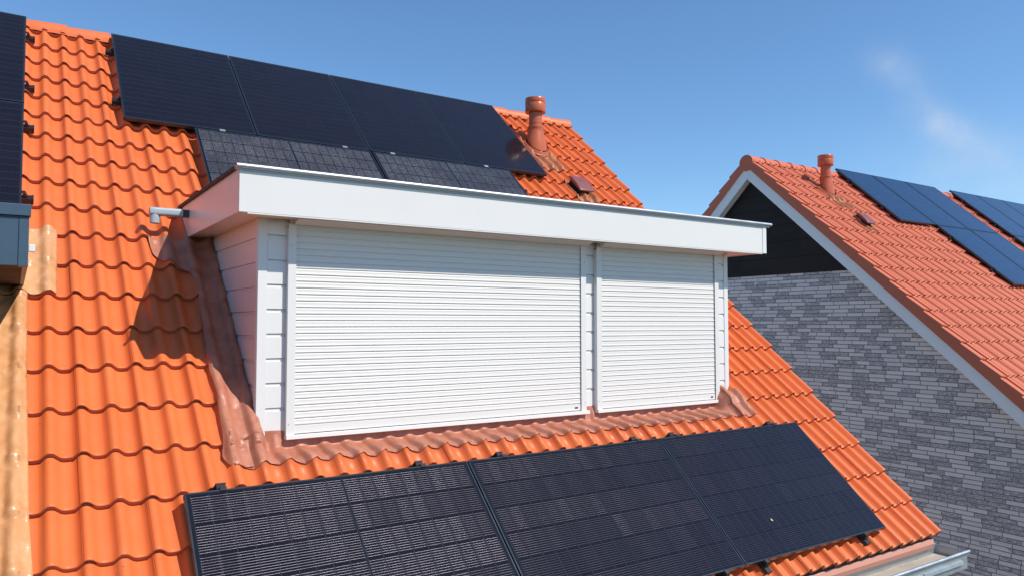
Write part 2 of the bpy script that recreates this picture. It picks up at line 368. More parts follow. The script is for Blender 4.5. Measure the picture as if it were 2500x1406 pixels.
# ------------------------------------------------------------------ tiles
AMP = 0.046; TH = 0.034
def sstep(a, b, x): t = np.clip((x - a) / (b - a), 0, 1); return t * t * (3 - 2 * t)
def wave(u):
    s = ((np.asarray(u, float) - J0) / WAVE) % 1.0
    return np.where(s < 0.5, 1 - sstep(0.06, 0.42, s), sstep(0.70, 0.96, s)) - 0.07 * np.exp(-((s - 0.55) / 0.12) ** 2) + 0.02
def tile_h(u, v, soft=False):
    f = ((v - V0) / DV) % 1.0
    if soft: saw = 1 - f if f > 0.12 else (1 - 0.12) * (f / 0.12) ** 0.7
    else: saw = 1 - f
    return 0.006 + AMP * float(wave(u)) + TH * saw
VRIDGE = RIDGE_Y / CP - 0.005
def tile_field(name, mat, parent, j0, j1, k0, k1, ncol, skip=None, verge_right=False, seed=1, cut=None):
    g = np.random.default_rng(seed)
    V = []; F = []; S = []; base = 0
    for j in range(j0, j1):
        ul = J0 + TW * j - 0.022; ur = J0 + TW * (j + 1) - 0.012
        last = verge_right and j == j1 - 1
        if last: ur = J0 + TW * (j + 1)
        us = np.concatenate([[ul, ul + 0.0005], np.linspace(ul + 0.002, ur, ncol)])
        dh = np.zeros(len(us)); dh[0] = -0.010
        slot = ((us > ul + 0.003) & (us < ul + 0.056)).astype(float)
        hw = AMP * wave(us)
        if last:
            us = np.concatenate([us, [ur + 0.014, ur + 0.022, ur + 0.025, ur + 0.025]]); hw = np.concatenate([hw, [hw[-1] - 0.002, hw[-1] - 0.009, hw[-1] - 0.02, hw[-1] - 0.075]])
            dh = np.concatenate([dh, [0] * 4]); slot = np.concatenate([slot, [0] * 4])
        n = len(us)
        for k in range(k0, k1):
            v0 = V0 + DV * k
            if skip and skip(0.5 * (ul + ur), v0 + DV / 2): continue
            VT = cut(0.5 * (ul + ur), k) if cut else VRIDGE
            jv = g.normal(0, 0.0018); jh = g.normal(0, 0.0006); tl = g.normal(0, 0.0012)
            tilt = jh + tl * (us - us[0]) / TW
            def row(v, top, lip): return np.stack([us, np.full(n, v) if np.isscalar(v) else v, 0.006 + hw + dh + tilt + top + lip], 1)
            vv = v0 + jv
            rows = [row(min(vv + DV + 0.03, VT), TH * (1 - (min(vv + DV + 0.03, VT) - vv) / DV), 0), row(np.minimum(vv + 0.16, VT), TH * 0.51, 0), row(vv + 0.020, TH - 0.0020, 0), row(vv + 0.005, TH - 0.0010, 0.0004), row(vv + 0.001, TH - 0.0022, 0),
                    row(vv - 0.001, TH - 0.005, 0), row(vv - 0.001, 0.0215, 0), row(vv - 0.001 + slot * 0.030, 0.0210, 0), row(vv - 0.001 + slot * 0.030, 0.0085, 0), row(np.full(n, vv - 0.001), 0.0080, 0),
                    row(vv + 0.003, -0.001, 0)]
            A = np.concatenate(rows); V.append(A); nr = len(rows)
            i = np.arange(n - 1)
            for q in range(nr - 1):
                F.append(np.stack([base + (q + 1) * n + i, base + (q + 1) * n + i + 1, base + q * n + i + 1, base + q * n + i], 1))
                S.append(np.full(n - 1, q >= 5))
            base += len(A)
    V = np.concatenate(V); F = np.concatenate(F); S = np.concatenate(S)
    me = bpy.data.meshes.new(name)
    me.vertices.add(len(V)); me.vertices.foreach_set('co', V.astype(np.float32).ravel())
    me.loops.add(F.size); me.loops.foreach_set('vertex_index', F.astype(np.int32).ravel())
    me.polygons.add(len(F)); me.polygons.foreach_set('loop_start', np.arange(0, F.size, 4, dtype=np.int32))
    me.update(calc_edges=True); me.validate()
    at = me.attributes.new('sharp_face', 'BOOLEAN', 'FACE') if 'sharp_face' not in me.attributes else me.attributes['sharp_face']
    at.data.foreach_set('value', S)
    me.materials.append(mat); me.materials.append(M['edge_shade'])  # second slot darkens the front faces as painted shade
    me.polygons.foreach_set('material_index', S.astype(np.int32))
    o = bpy.data.objects.new(name, me); COL.objects.link(o); o.parent = parent
    o.matrix_basis = parent_world(parent).inverted() @ ROOF_M
    return o

def drape(name, mat, parent, vs, left, right, nu, lift=0.008, amp=0.9, jit=0.003, seed=3, wavy=0.0, crease=None):
    """thin sheet dressed down over the tiles between u=left(v) and u=right(v)"""
    g = np.random.default_rng(seed); ph = g.random(8) * 6.28; b = MB(); rows = []
    for i, v in enumerate(vs):
        l, r = left(v), right(v); row = []
        for q in range(nu + 1):
            u = l + (r - l) * q / nu; vv = v
            if wavy and i == 0: vv += wavy * math.sin(u * 41 + ph[0]) + wavy * 0.6 * math.sin(u * 17 + ph[1])
            hs = [tile_h(u, vv + d) for d in (-0.035, -0.02, -0.008, 0, 0.008, 0.02, 0.035)]
            h = 0.5 * (sum(hs) / 7 + max(hs)); h = max((h - 0.03) * amp + 0.03 + lift, max(hs[2:5]) + 0.004)
            h += jit * (1.5 + math.sin(u * 23 + vv * 31 + ph[2]) + 0.7 * math.sin(u * 57 - vv * 43 + ph[3]) + 0.5 * math.sin(u * 11 + vv * 71 + ph[4]))
            if crease:
                for (cu, cv, cr, ca) in crease:
                    d2 = ((u - cu) ** 2 + (vv - cv) ** 2) / cr ** 2
                    if d2 < 6: h += ca * math.exp(-d2) * math.sin((u - cu) * 95 + (vv - cv) * 140 + 2 * math.sin((vv - cv) * 60))
            row.append((u, vv, h))
        rows.append(row)
    b.grid(rows)
    me = bpy.data.meshes.new(name); me.from_pydata(b.v, [], b.f); me.update()
    return link_mesh(me, name, mat, parent, True, 0, matrix=ROOF_M, angle=60, solid=0.0025)
def lerp_tab(tab):
    xs = [t[0] for t in tab]; ys = [t[1] for t in tab]
    return lambda v: float(np.interp(v, xs, ys))
def frange(a, b, n): return [a + (b - a) * i / n for i in range(n + 1)]

def ridge_cap(name, mat, parent, x0, x1, first, round_=True):
    """one ridge tile from x0 to x1, overlapping the next"""
    b = MB(); n = 14; R = 0.132
    def sec(x, R, dz):
        pts = []
        for i in range(n + 1):
            a = rad(4 + 172 * i / n)
            if round_: y = math.cos(a) * R; z = math.sin(a) * R
            else:
                e = 0.55
                y = math.copysign(abs(math.cos(a)) ** e, math.cos(a)) * R * 0.98; z = math.copysign(abs(math.sin(a)) ** 0.8, math.sin(a)) * R
                if z < 0: y *= 1.05
            pts.append((x, RIDGE_Y + y, RIDGE_Z + z + dz))
        return pts
    ns = 4; rows = [sec(x0 + (x1 - x0) * i / ns, R + 0.016 * (1 - i / ns), 0.0) for i in range(ns + 1)]
    b.grid(rows)
    # lip at the wide end
    b.grid([sec(x0, R + 0.016, 0.0), sec(x0 + 0.001, R - 0.008, 0.0)])
    return b.build(name, mat, parent, smooth=True, solid=0.0, angle=40)

# ================================================================== GROUND
g_ = MB(); g_.add([(-700, -700, GZ), (700, -700, GZ), (700, 700, GZ), (-700, 700, GZ)], [(0, 1, 2, 3)])
tag(g_.build('ground', M['ground']), kind='structure')

# ================================================================== OWN HOUSE
house = thing('tiled_house', 'nearest house with glossy orange pantile roof, carrying the white dormer', 'house', (1.0, 3.96, GZ))
def under_dormer(u, v): return 0.02 < u < 4.30 and 0.0 < v < 1.75
def cut_tiles(u, k): return V0 + DV * 4 + 0.158 if k == 4 and -0.02 < u < 4.32 else VRIDGE
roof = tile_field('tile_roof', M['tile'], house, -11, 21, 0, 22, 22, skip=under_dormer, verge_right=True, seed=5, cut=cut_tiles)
# roof deck below the tiles, front and back slope
dk = MB(); dk.add([(-4.3, V0 + 0.02, -0.13), (5.46, V0 + 0.02, -0.13), (5.46, 5.26, -0.13), (-4.3, 5.26, -0.13)], [(0, 1, 2, 3)])
me = bpy.data.meshes.new('roof_deck'); me.from_pydata(dk.v, [], dk.f); link_mesh(me, 'roof_deck', M['dark_void'], roof, matrix=ROOF_M)
bs = MB(); zt = RIDGE_Z + 0.03
bs.add([(-4.3, RIDGE_Y, zt), (5.49, RIDGE_Y, zt), (5.49, 2 * RIDGE_Y + 1.3, zt - (RIDGE_Y + 1.3) * math.tan(P)), (-4.3, 2 * RIDGE_Y + 1.3, zt - (RIDGE_Y + 1.3) * math.tan(P))], [(0, 1, 2, 3)])
bs.build('back_slope', M['tile'], house)
xs = -4.03; i = 0
x = 5.475 - 0.375
while x > -4.0:
    ridge_cap('ridge_tile', M['tile'], house, x + 0.385 + rng.normal(0, .002), x, False, round_=False); x -= 0.375
# closing disc of the last ridge tile
b = MB(); pts = [(5.486, RIDGE_Y + 0.135 * math.cos(rad(a)), RIDGE_Z + 0.13 * math.sin(rad(a))) for a in range(-12, 193, 12)]
b.add(pts, [tuple(range(len(pts)))]); b.build('ridge_end_cap', M['tile'], house)
# walls of the house
wy0 = -1.05; wz0 = wy0 * math.tan(P) - 0.10
w_ = MB(); w_.prism([(wy0, GZ), (wy0, wz0), (RIDGE_Y, RIDGE_Z - 0.12), (2 * RIDGE_Y - wy0, wz0), (2 * RIDGE_Y - wy0, GZ)], 'x', -4.2, 5.38)
w_.build('brick_wall', M['brick'], house)
vb = MB(); vb.prism([(wy0 - 0.2, wz0 - 0.19), (wy0 - 0.2, wz0 - 0.06 - 0.13), (RIDGE_Y, RIDGE_Z - 0.02), (RIDGE_Y, RIDGE_Z - 0.24)], 'x', 5.405, 5.475)
vb.build('bargeboard', M['barge'], house)
# box gutter under the eaves
GX1 = 5.60
gt = MB(); gz = -1.25; gy0, gy1 = -1.215, -1.475
gt.box((-4.2, gy1, gz - 0.14), (GX1, gy1 + 0.006, gz - 0.004))               # front
gt.box((GX1 - 0.006, gy1 + 0.006, gz - 0.14), (GX1, gy0, gz - 0.002))        # end plate
gt.box((-4.2, gy0 + 0.001, gz - 0.14), (GX1 - 0.006, gy0 + 0.006, gz + 0.01))   # back
gut = gt.build('gutter', M['zinc'], house, bevel=0.002)
gb = MB(); gb.grid([[(-4.2 + 9.79 * i / 60, yy, gz - 0.075 + 0.004 * math.sin(i * 1.7)) for i in range(61)] for yy in (gy1 + 0.007, gy0)]); gb.build('gutter_bed', M['gutter_bed'], gut, smooth=True)
gr = MB(); n = 14
gr.rings([[(xx, gy1 - 0.008 + 0.014 * math.cos(2 * math.pi * i / n), gz + 0.004 + 0.014 * math.sin(2 * math.pi * i / n)) for i in range(n)] for xx in (-4.2, GX1 + 0.012)])
gr.build('gutter_rim', M['zinc'], gut, smooth=True)
ge = MB(); ge.rings([[(GX1 - 0.003 + 0.007 * math.cos(2 * math.pi * i / n), yy, gz + 0.007 * math.sin(2 * math.pi * i / n)) for i in range(n)] for yy in (gy1 - 0.004, gy0 + 0.02)]); ge.build('end_bead', M['zinc'], gut, smooth=True)
for xa, xb in ((-4.1, 3.55), (3.56, 4.86), (4.875, 5.50)):
    b = MB(); b.prism([(gy1 - 0.022, gz - 0.085), (gy1 - 0.001, gz - 0.085), (gy1 - 0.001, gz - 0.055), (gy1 - 0.016, gz - 0.055)], 'x', xa, xb); b.build('front_ledge', M['zinc'], gut, bevel=0.002)
# down pipe and eaves comb
dp = MB(); dp.lathe([(0.045, -4.6), (0.045, 0)], (4.2, gy1 + 0.12, gz - 0.14), 24); dp.build('downpipe', M['zinc'], house, smooth=True)
cb = MB(); Y0 = V0 * CP; Z0 = V0 * SP
cb.prism([(Y0 + 0.018, Z0 - 0.012), (Y0 + 0.004, Z0 - 0.018), (Y0 - 0.004, Z0 - 0.055), (Y0 + 0.012, Z0 - 0.10), (Y0 + 0.03, Z0 - 0.10)], 'x', -4.2, 5.47)
cb.build('eaves_comb', M['comb'], house, bevel=0.003)
fl = MB(); u = 5.40
fl.prism([(Y0 + 0.045, Z0 - 0.03), (Y0 + 0.02, Z0 - 0.03), (Y0 + 0.02, Z0 + 0.02), (Y0 + 0.06, Z0 + 0.05)], 'x', -4.2, 5.46); fl.build('eaves_filler', M['black_rubber'], house)

# ================================================================== WHITE DORMER
dorm = thing('dormer', 'white flat-roofed dormer with two closed roller shutters', 'dormer', (2.2, 0.05, 0.0))
XL, XR, YF, ZT, ZB = -0.1675, 4.645, -0.2003, 1.6165, 1.3593
WX0, WX1, WYF = 0.012, 4.392, 0.045
b = MB(); b.box((XL, YF, ZB), (XR, YF + 0.02, ZT)); fascia = b.build('fascia', M['white'], dorm, bevel=0.002)
b = MB(); b.box((XR - 0.047, YF - 0.004, ZB - 0.001), (XR + 0.004, YF - 0.0002, ZT + 0.001)); b.build('corner_strip', M['white_clad'], fascia, bevel=0.001)
b = MB(); b.box((XL + 0.05, YF + 0.001, ZB - 0.008), (XR - 0.05, YF + 0.018, ZB - 0.0005)); b.build('drip_edge', M['guide'], fascia)
# side fascias, with a notch for the spout on the near side
b = MB(); prof = [(YF + 0.0205, ZB), (2.10, ZB), (2.10, 1.551), (1.60, 1.551), (1.60, ZT), (YF + 0.0205, ZT)]
b.prism(prof, 'x', XL, XL + 0.02); b.build('side_fascia', M['white'], dorm)
b = MB(); b.box((XR - 0.02, YF + 0.0205, ZB), (XR, 2.1, ZT)); b.build('side_fascia', M['white'], dorm)
# soffit
b = MB(); b.box((XL + 0.021, YF + 0.021, ZB + 0.0065), (XR - 0.021, 2.0, ZB + 0.020)); b.build('soffit', M['white'], dorm)
# flat roof and its edge trims
b = MB(); b.box((XL + 0.022, YF + 0.022, ZT - 0.06), (XR - 0.022, 2.6, ZT + 0.006)); b.build('flat_roof', M['bitumen'], dorm)
trim = MB(); prof = [(YF - 0.016 + 0.0145 * math.cos(rad(a)), ZT + 0.014 + 0.0145 * math.sin(rad(a))) for a in range(0, 360, 24)]
trim.prism(prof, 'x', -0.187, 2.38)
prof2 = [(y + 0.0012, z + 0.0012) for y, z in prof]; trim.prism(prof2, 'x', 2.382, 4.708)
tr = trim.build('roof_trim', M['zinc'], dorm, smooth=True)
b = MB(); b.box((-0.182, YF - 0.0105, ZT - 0.012), (4.69, YF - 0.001, ZT + 0.004)); b.build('trim_drip', M['pvc'], tr)
b = MB(); b.box((-0.182, YF - 0.003, ZT + 0.0005), (4.69, YF + 0.06, ZT + 0.020)); b.build('trim_upstand', M['zinc'], tr)
for xa, nm in ((-0.187, 'side_trim'), (XR - 0.01, 'side_trim')):
    b = MB(); b.box((xa, YF + 0.061, ZT + 0.0005), (xa + 0.075, 2.35, ZT + 0.024)); b.build(nm, M['bitumen'], tr, bevel=0.004)
# walls: dark core, corner posts, lap boards
b = MB(); b.prism([(0.075, -0.12), (0.075, ZB + 0.005), (2.2, ZB + 0.005), (2.2, 1.2)], 'x', WX0 + 0.03, WX1 - 0.03); b.build('wall_core', M['dark_void'], dorm)
for xa, xb in ((WX0, 0.071), (4.338, WX1)):
    b = MB(); b.box((xa, WYF, 0.004), (xb, WYF + 0.06, ZB + 0.006)); b.build('corner_post', M['white_clad'], dorm, bevel=0.003)
GR = [1.262, 1.104, 0.949, 0.793, 0.638, 0.482, 0.327, 0.170]       # board joints, top edges
edges = [ZB + 0.006] + GR + [0.016]
cl = MB()
for k in range(len(edges) - 1):
    zt_, zb_ = edges[k], edges[k + 1]
    cl.prism([(0.052, zb_ + 0.0012), (0.050, zb_ + 0.004), (0.050, zt_ - 0.019), (0.058, zt_ - 0.0175), (0.058, zt_ - 0.001), (0.074, zt_ - 0.001), (0.074, zb_ + 0.0012)], 'x', 0.0722, 4.3355)
cl.build('front_cladding', M['white_clad'], dorm)
SG = [ZB + 0.006, 1.245, 1.09, 0.935, 0.780, 0.625, 0.470, 0.315, 0.160, 0.005]
for side in (0, 1):
    sc_ = MB(); xo = WX0 + 0.003 if side == 0 else WX1 - 0.003; sg = 1 if side == 0 else -1
    for k in range(len(SG) - 1):
        zt_, zb_ = SG[k], SG[k + 1]; ye = (zt_) / math.tan(P) + 0.10
        pr = [(xo, zb_ + 0.002), (xo, zt_ - 0.022), (xo + sg * 0.007, zt_ - 0.020), (xo + sg * 0.007, zt_ - 0.0005), (xo + sg * 0.026, zt_ - 0.0005), (xo + sg * 0.026, zb_ + 0.002)]
        sc_.prism(pr, 'y', WYF + 0.0605, ye)
    sc_.build('side_cladding', M['white_clad'], dorm)
b = MB(); b.box((WX0 - 0.004, WYF + 0.01, 0.0), (WX0 + 0.004, WYF + 0.052, ZB + 0.004)); b.build('corner_bead', M['white_clad'], dorm, bevel=0.002)

def roller_shutter(x0, x1, label):
    """x0, x1 = outer edges of the guides"""
    gw = 0.053
    cur = MB(); prof = []
    z = 0.056; PITCH = 0.0415
    pts = [(0.0250, 0.0), (0.0250, 0.0022), (0.0232, 0.0032), (0.0226, 0.0054), (0.0212, 0.0064), (0.0190, 0.0072), (0.0188, 0.0085), (0.0198, 0.0130), (0.0213, 0.0195), (0.0219, 0.0250), (0.0217, 0.0310), (0.0212, 0.0362), (0.0226, 0.0388), (0.0250, 0.0405)]
    while z < ZB:
        for y, dz in pts: prof.append((y, z + dz))
        z += PITCH
    rows = [[(x0 + 0.012, y, zz) for y, zz in prof], [(x1 - 0.012, y, zz) for y, zz in prof]]
    cur.grid(rows); cur.f = [f[::-1] for f in cur.f]
    c = cur.build('roller_shutter', M['shutter'], dorm, smooth=True, angle=24)
    c['label'] = label
    b = MB(); b.box((x0 + gw - 0.03, 0.0195, 0.0045), (x1 - gw + 0.03, 0.030, 0.0555)); b.build('end_slat', M['shutter'], c, bevel=0.002)
    for xa, xb, s in ((x0, x0 + gw, 1), (x1 - gw, x1, -1)):
        b = MB(); b.box((xa, 0.010, 0.0), (xb, 0.0135, ZB - 0.024))
        xo = (xa, xa + 0.006) if s > 0 else (xb - 0.006, xb)
        b.box((xo[0], 0.0136, 0.0), (xo[1], 0.0495, ZB - 0.05))
        xm = (xa + 0.010, xa + 0.013) if s > 0 else (xb - 0.013, xb - 0.010)
        g = b.build('guide_rail', M['guide'], c, bevel=0.0012)
        for zz in (0.067, 1.20):
            b2 = MB(); n = 14; xc = xa + 0.016 if s > 0 else xb - 0.014
            b2.rings([[(xc + r * math.cos(2 * math.pi * i / n), yy, zz + r * math.sin(2 * math.pi * i / n)) for i in range(n)] for r, yy in ((0.0045, 0.0098), (0.0045, 0.0090), (0.003, 0.0086))])
            b2.build('screw_cover', M['pvc'], c, smooth=True)
    b = MB(); b.prism([(-0.006, -0.026), (0.049, -0.026), (0.049, -0.001), (-0.004, 0.0005)], 'x', x0 - 0.002, x1 + 0.024); b.build('bottom_rail', M['guide'], c, bevel=0.0015)
    b = MB(); b.box((x0 + 0.002, -0.0005, -0.024), (x0 + 0.03, 0.009, 0.0)) ; b.build('rail_stop', M['black_rubber'], c)
    # slanted front of the shutter box, below the soffit
    b = MB(); b.prism([(0.012, 1.3335), (-0.012, 1.3335), (-0.016, 1.337), (-0.075, 1.361), (-0.075, 1.3655), (0.049, 1.3655), (0.049, 1.345), (0.012, 1.345)], 'x', x0 + 0.036, x1 + 0.012)
    b.build('shutter_box', M['guide'], c, bevel=0.0015)
    b = MB(); b.box((x1 - gw - 0.062, 0.0175, 0.022), (x1 - gw - 0.030, 0.0194, 0.033)); b.build('badge', M['black_rubber'], c)
    return c
roller_shutter(0.192, 2.630, 'wide roller shutter')
roller_shutter(2.743, 4.223, 'narrow roller shutter')

# lead flashings dressed over the tiles
def apron_h(u, v):
    w = float(wave(u)); vk = V0 + DV * 4
    hs = [tile_h(u, v + d) for d in (-0.035, -0.02, -0.008, 0, 0.008, 0.02, 0.035)]
    drp = max(0.5 * (sum(hs) / 7 + max(hs)) + 0.006, max(hs[2:5]) + 0.004)
    tile = 0.006 + AMP * w * 0.92 + 0.003 + TH * (1 - (v - vk) / DV) + 0.008
    t = min(1.0, max(0.0, (v + 0.235) / 0.20)); t = 0.75 * t + 0.25 * t * t * (3 - 2 * t)
    flat = -0.088 + 0.020 * w + 0.55 * max(0.0, v + 0.035)
    h = tile * (1 - t) + flat * t
    h += 0.005 * math.exp(-((v + 0.13) / 0.04) ** 2) * math.sin(u * 41.2 + 0.8 * math.sin(u * 7)) + 0.0015 * math.sin(u * 19 + v * 60) * math.exp(-((v + 0.10) / 0.06) ** 2)
    D = float(sstep(0.015, 0.09, u) * (1 - sstep(4.13, 4.225, u)))
    return h * D + drp * (1 - D) + 0.0010 * math.sin(u * 63 + v * 47)
b = MB(); rows = []
for q, v in enumerate([-0.238] + frange(-0.225, 0.10, 40)):
    row = []
    for k in range(841):
        u = -0.17 + 4.52 * k / 840
        vv = v + (0.012 * math.sin(u * 41 + 0.4) + 0.008 * math.sin(u * 17) - 0.004 if q == 0 else 0.0)
        row.append((u, vv, apron_h(u, vv)))
    rows.append(row)
b.grid(rows); me = bpy.data.meshes.new('apron_flashing'); me.from_pydata(b.v, [], b.f); me.update()
link_mesh(me, 'apron_flashing', M['lead'], dorm, True, 0, matrix=ROOF_M, angle=60, solid=0.0025)
vs = frange(-0.245, 1.93, 130)
drape('side_flashing', M['lead'], dorm, vs, lerp_tab([(-0.245, -0.14), (-0.236, -0.19), (-0.15, -0.222), (-0.056, -0.206), (0.338, -0.19), (0.536, -0.20), (0.743, -0.20), (1.376, -0.17), (1.56, -0.20), (1.60, -0.27), (1.646, -0.358), (1.746, -0.425), (1.90, -0.44)]),
      lambda v: 0.03 if v > -0.03 else -0.06, 34, 0.012, 0.80, 0.0022, 11, crease=[(-0.10, -0.03, 0.075, 0.0055), (-0.16, 0.28, 0.05, 0.003), (-0.17, -0.12, 0.05, 0.003)])
drape('corner_flashing', M['lead'], dorm, frange(-0.262, 0.06, 32), lambda v: 4.235, lerp_tab([(-0.262, 4.44), (-0.06, 4.475), (0.02, 4.44), (0.06, 4.40)]), 28, 0.0135, 0.82, 0.0022, 17,
      crease=[(4.42, -0.01, 0.045, 0.003)])
up = MB(); rows = []
for zz in (-0.13, 0.0, 0.03): rows.append([(XX, 0.0475 + 0.003 * math.sin(XX * 30 + zz * 80), zz + 0.002 * math.sin(XX * 21)) for XX in frange(-0.02, 4.40, 220)])
up.grid(rows); up.f = [f[::-1] for f in up.f]; up.build('upstand_flashing', M['lead'], dorm, smooth=True)
# side upstand against the near wall
up = MB(); rows = [[(WX0 - 0.004 - 0.002 * math.sin(t * 7), t * CP, t * SP + o) for t in frange(-0.02, 1.95, 60)] for o in (0.0, 0.11)]
up.grid(rows); up.build('side_upstand', M['lead'], dorm, smooth=True)

# drain spout of the flat roof
sp = MB(); ys, zs = 1.35, 1.533
def rrect(x, w, h, r=0.018, n=5):
    pts = []
    for cx, cz, a0 in ((w / 2 - r, h / 2 - r, 0), (-w / 2 + r, h / 2 - r, 90), (-w / 2 + r, -h / 2 + r, 180), (w / 2 - r, -h / 2 + r, 270)):
        for i in range(n): a = rad(a0 + 90 * i / (n - 1)); pts.append((x, ys + cx + r * math.cos(a), zs + cz + r * math.sin(a)))
    return pts
sp.rings([rrect(xx, 0.075 * k, 0.060 * k) for xx, k in ((-0.212, 1), (-0.39, 1), (-0.425, 0.99), (-0.438, 0.90), (-0.441, 0.7))])
spo = sp.build('drain_spout', M['pvc'], dorm, smooth=True, angle=50)
b = MB(); b.lathe([(0.031, -0.088), (0.034, -0.086), (0.0345, -0.028), (0.034, 0.0)], (-0.402, ys, zs), 28, cap0=False); b.build('spout_elbow', M['pvc'], spo, smooth=True, angle=50)
b = MB(); b.lathe([(0.0305, -0.080), (0.0305, -0.079)], (-0.402, ys, zs), 28); b.build('spout_mouth', M['black_rubber'], spo)
b = MB(); b.box((-0.2115, ys - 0.034, zs - 0.028), (XL + 0.05, ys + 0.034, zs + 0.026)); b.build('spout_neck', M['frame'], spo)

# ================================================================== GREY DORMER at the left
gd = thing('dormer', 'anthracite grey dormer corner cut off by the left picture edge', 'dormer', (-2.2, -0.8, -0.8))
gx, gy, gzb, gzt = -1.207, -1.0, 0.945, 1.146
b = MB(); b.box((-4.0, gy, gzb), (-1.2465, gy + 0.02, gzt)); gf = b.build('fascia', M['grey'], gd, bevel=0.001)
b = MB(); b.box((-1.245, gy - 0.0015, gzb - 0.004), (gx - 0.002, gy + 0.05, gzt)); b.build('corner_board', M['grey'], gd, bevel=0.002)
b = MB(); b.box((-4.0, gy - 0.012, gzt + 0.006), (gx + 0.004, gy + 0.055, gzt + 0.055)); b.box((-4.0, gy + 0.002, gzt), (gx - 0.003, gy + 0.05, gzt + 0.006)); b.build('roof_trim', M['grey'], gd, bevel=0.002)
b = MB(); b.box((gx - 0.022, gy + 0.051, gzb), (gx - 0.002, 1.7, gzt)); b.build('side_fascia', M['grey'], gd)
b = MB(); b.box((-4.0, gy + 0.056, gzt - 0.02), (gx - 0.023, 1.7, gzt + 0.03)); b.build('flat_roof', M['bitumen'], gd)
b = MB(); b.box((-4.0, gy + 0.0205, gzb + 0.002), (gx - 0.023, 1.5, gzb + 0.014)); b.build('soffit', M['dark_void'], gd)  # near-black underside, the overhang's shade put into its colour
b = MB(); b.prism([(-0.75, -0.95), (-0.75, gzb + 0.0015), (1.25, gzb + 0.0015), (1.25, 0.9)], 'x', -4.0, -1.375); b.build('wall', M['dark_void'], gd)  # wall blackened too, shade below the overhang painted in
b = MB(); b.box((gx - 0.001, gy + 0.01, 1.005), (gx + 0.022, gy + 0.035, 1.035)); b.build('cable_box', M['white_clad'], gd, bevel=0.002)
crz = [(-1.24, V0 + DV * k + 0.005, 0.09, 0.006) for k in range(2, 10)] + [(-1.10, V0 + DV * 10 + 0.01, 0.05, 0.005)]
drape('side_flashing', M['lead_tan'], gd, frange(-1.60, 1.262, 180), lambda v: -1.62, lerp_tab([(-1.6, -1.13), (-0.74, -1.149), (-0.387, -1.168), (0.226, -1.178), (0.6, -1.186), (1.262, -1.188)]), 44, 0.014, 0.50, 0.0030, 23, crease=crz)
drape('upper_flashing', M['lead_tan'], gd, frange(1.262, 1.955, 50), lambda v: -1.62, lerp_tab([(1.262, -1.03), (1.9, -1.018)]), 50, 0.014, 0.66, 0.0030, 29, crease=[(-1.09, 1.60, 0.08, 0.006), (-1.12, 1.28, 0.09, 0.006)])

# ================================================================== SOLAR PANELS
def panel_meshes(L, Wd, key):
    fr = MB(); lw, th = 0.011, 0.035
    x, y = L / 2, Wd / 2
    fr.box((-x, -y, -th), (x, -y + lw, 0)); fr.box((-x, y - lw, -th), (x, y, 0))
    fr.box((-x, -y + lw, -th), (-x + lw, y - lw, 0)); fr.box((x - lw, -y + lw, -th), (x, y - lw, 0))
    gl = MB(); gl.box((-x + lw + 0.0003, -y + lw + 0.0003, -0.010), (x - lw - 0.0003, y - lw - 0.0003, -0.0018))
    return fr, gl
def make_panel(L, Wd, cells, label, matrix, group):
    root = thing('solar_panel', label, 'solar panel', matrix=matrix, group=group)
    fr, gl = panel_meshes(L, Wd, cells)
    for nm, mb, mt, bv in (('panel_frame', fr, M['frame'], 0.0015), ('cell_glass', gl, M[cells], 0.0)):
        me = bpy.data.meshes.new(nm); me.from_pydata(mb.v, [], mb.f); me.update(); me.materials.append(mt)
        o = bpy.data.objects.new(nm, me); COL.objects.link(o); o.parent = root
        if bv: md = o.modifiers.new('bevel', 'BEVEL'); md.width = bv; md.segments = 1
    return root
def panel_matrix(u, v, h, portrait):
    m = Matrix.Translation(RP(u, v, h)) @ ROOF_M.to_3x3().to_4x4()
    return m @ Matrix.Rotation(rad(90), 4, 'Z') if portrait else m
PL, PW, PH, GAP = 1.722, 1.134, 0.14, 0.02
def panel_set(specs, L, Wd, cells, portrait, group, h=PH):
    """specs: (left edge u, top edge v, label)"""
    du, dv = (Wd, L) if portrait else (L, Wd); first = None
    for u, v, lab in specs:
        m = panel_matrix(u + du / 2, v - dv / 2, h, portrait)
        if first is None: first = make_panel(L, Wd, cells, lab, m, group)
        else:
            o = copy_tree(first); o.matrix_basis = m; o['label'] = lab
uL, vL = -0.4786, -0.446
panel_set([(uL, vL, 'black landscape panel in the foreground row, nearest the tan flashing, wires glinting'),
           (uL + 1.742, vL, 'middle black landscape panel of the foreground row below the shutters'),
           (uL + 3.484, vL, 'black landscape panel at the right end of the foreground row, near the zinc gutter')],
          1.732, PW, 'cells', False, 'three panels in the row below the white dormer')
uU, vU = -0.5025, 5.292
lab = ['black upright panel at the left end of the top row, first right of bare tiles', 'second upright black panel from the left in the top row under the ridge',
       'third upright black panel from the left in the top row under the ridge', 'upright black panel at the right end of the top row, beside the flue pipe']
panel_set([(uU + 1.154 * i, vU, lab[i]) for i in range(4)], PL, 1.143, 'cells', True, 'four upright panels in the row under the ridge')
vM = vU - PL - GAP
panel_set([(0.0785, vM, 'glint-painted landscape panel behind the dormer roof edge, left of its pair'),
           (0.0785 + 1.742, vM, 'landscape panel behind the dormer roof edge, right of its pair')], PL, PW, 'cells_glint', False, 'two landscape panels half hidden behind the white dormer')
panel_set([(-1.232 - PW, 5.31, 'upper black panel at the left picture edge, its top against the sky'),
           (-1.232 - PW, 5.31 - PL - GAP, 'lower black panel at the left picture edge, just above the grey dormer')], PL, PW, 'cells', True, 'two stacked panels at the left edge')

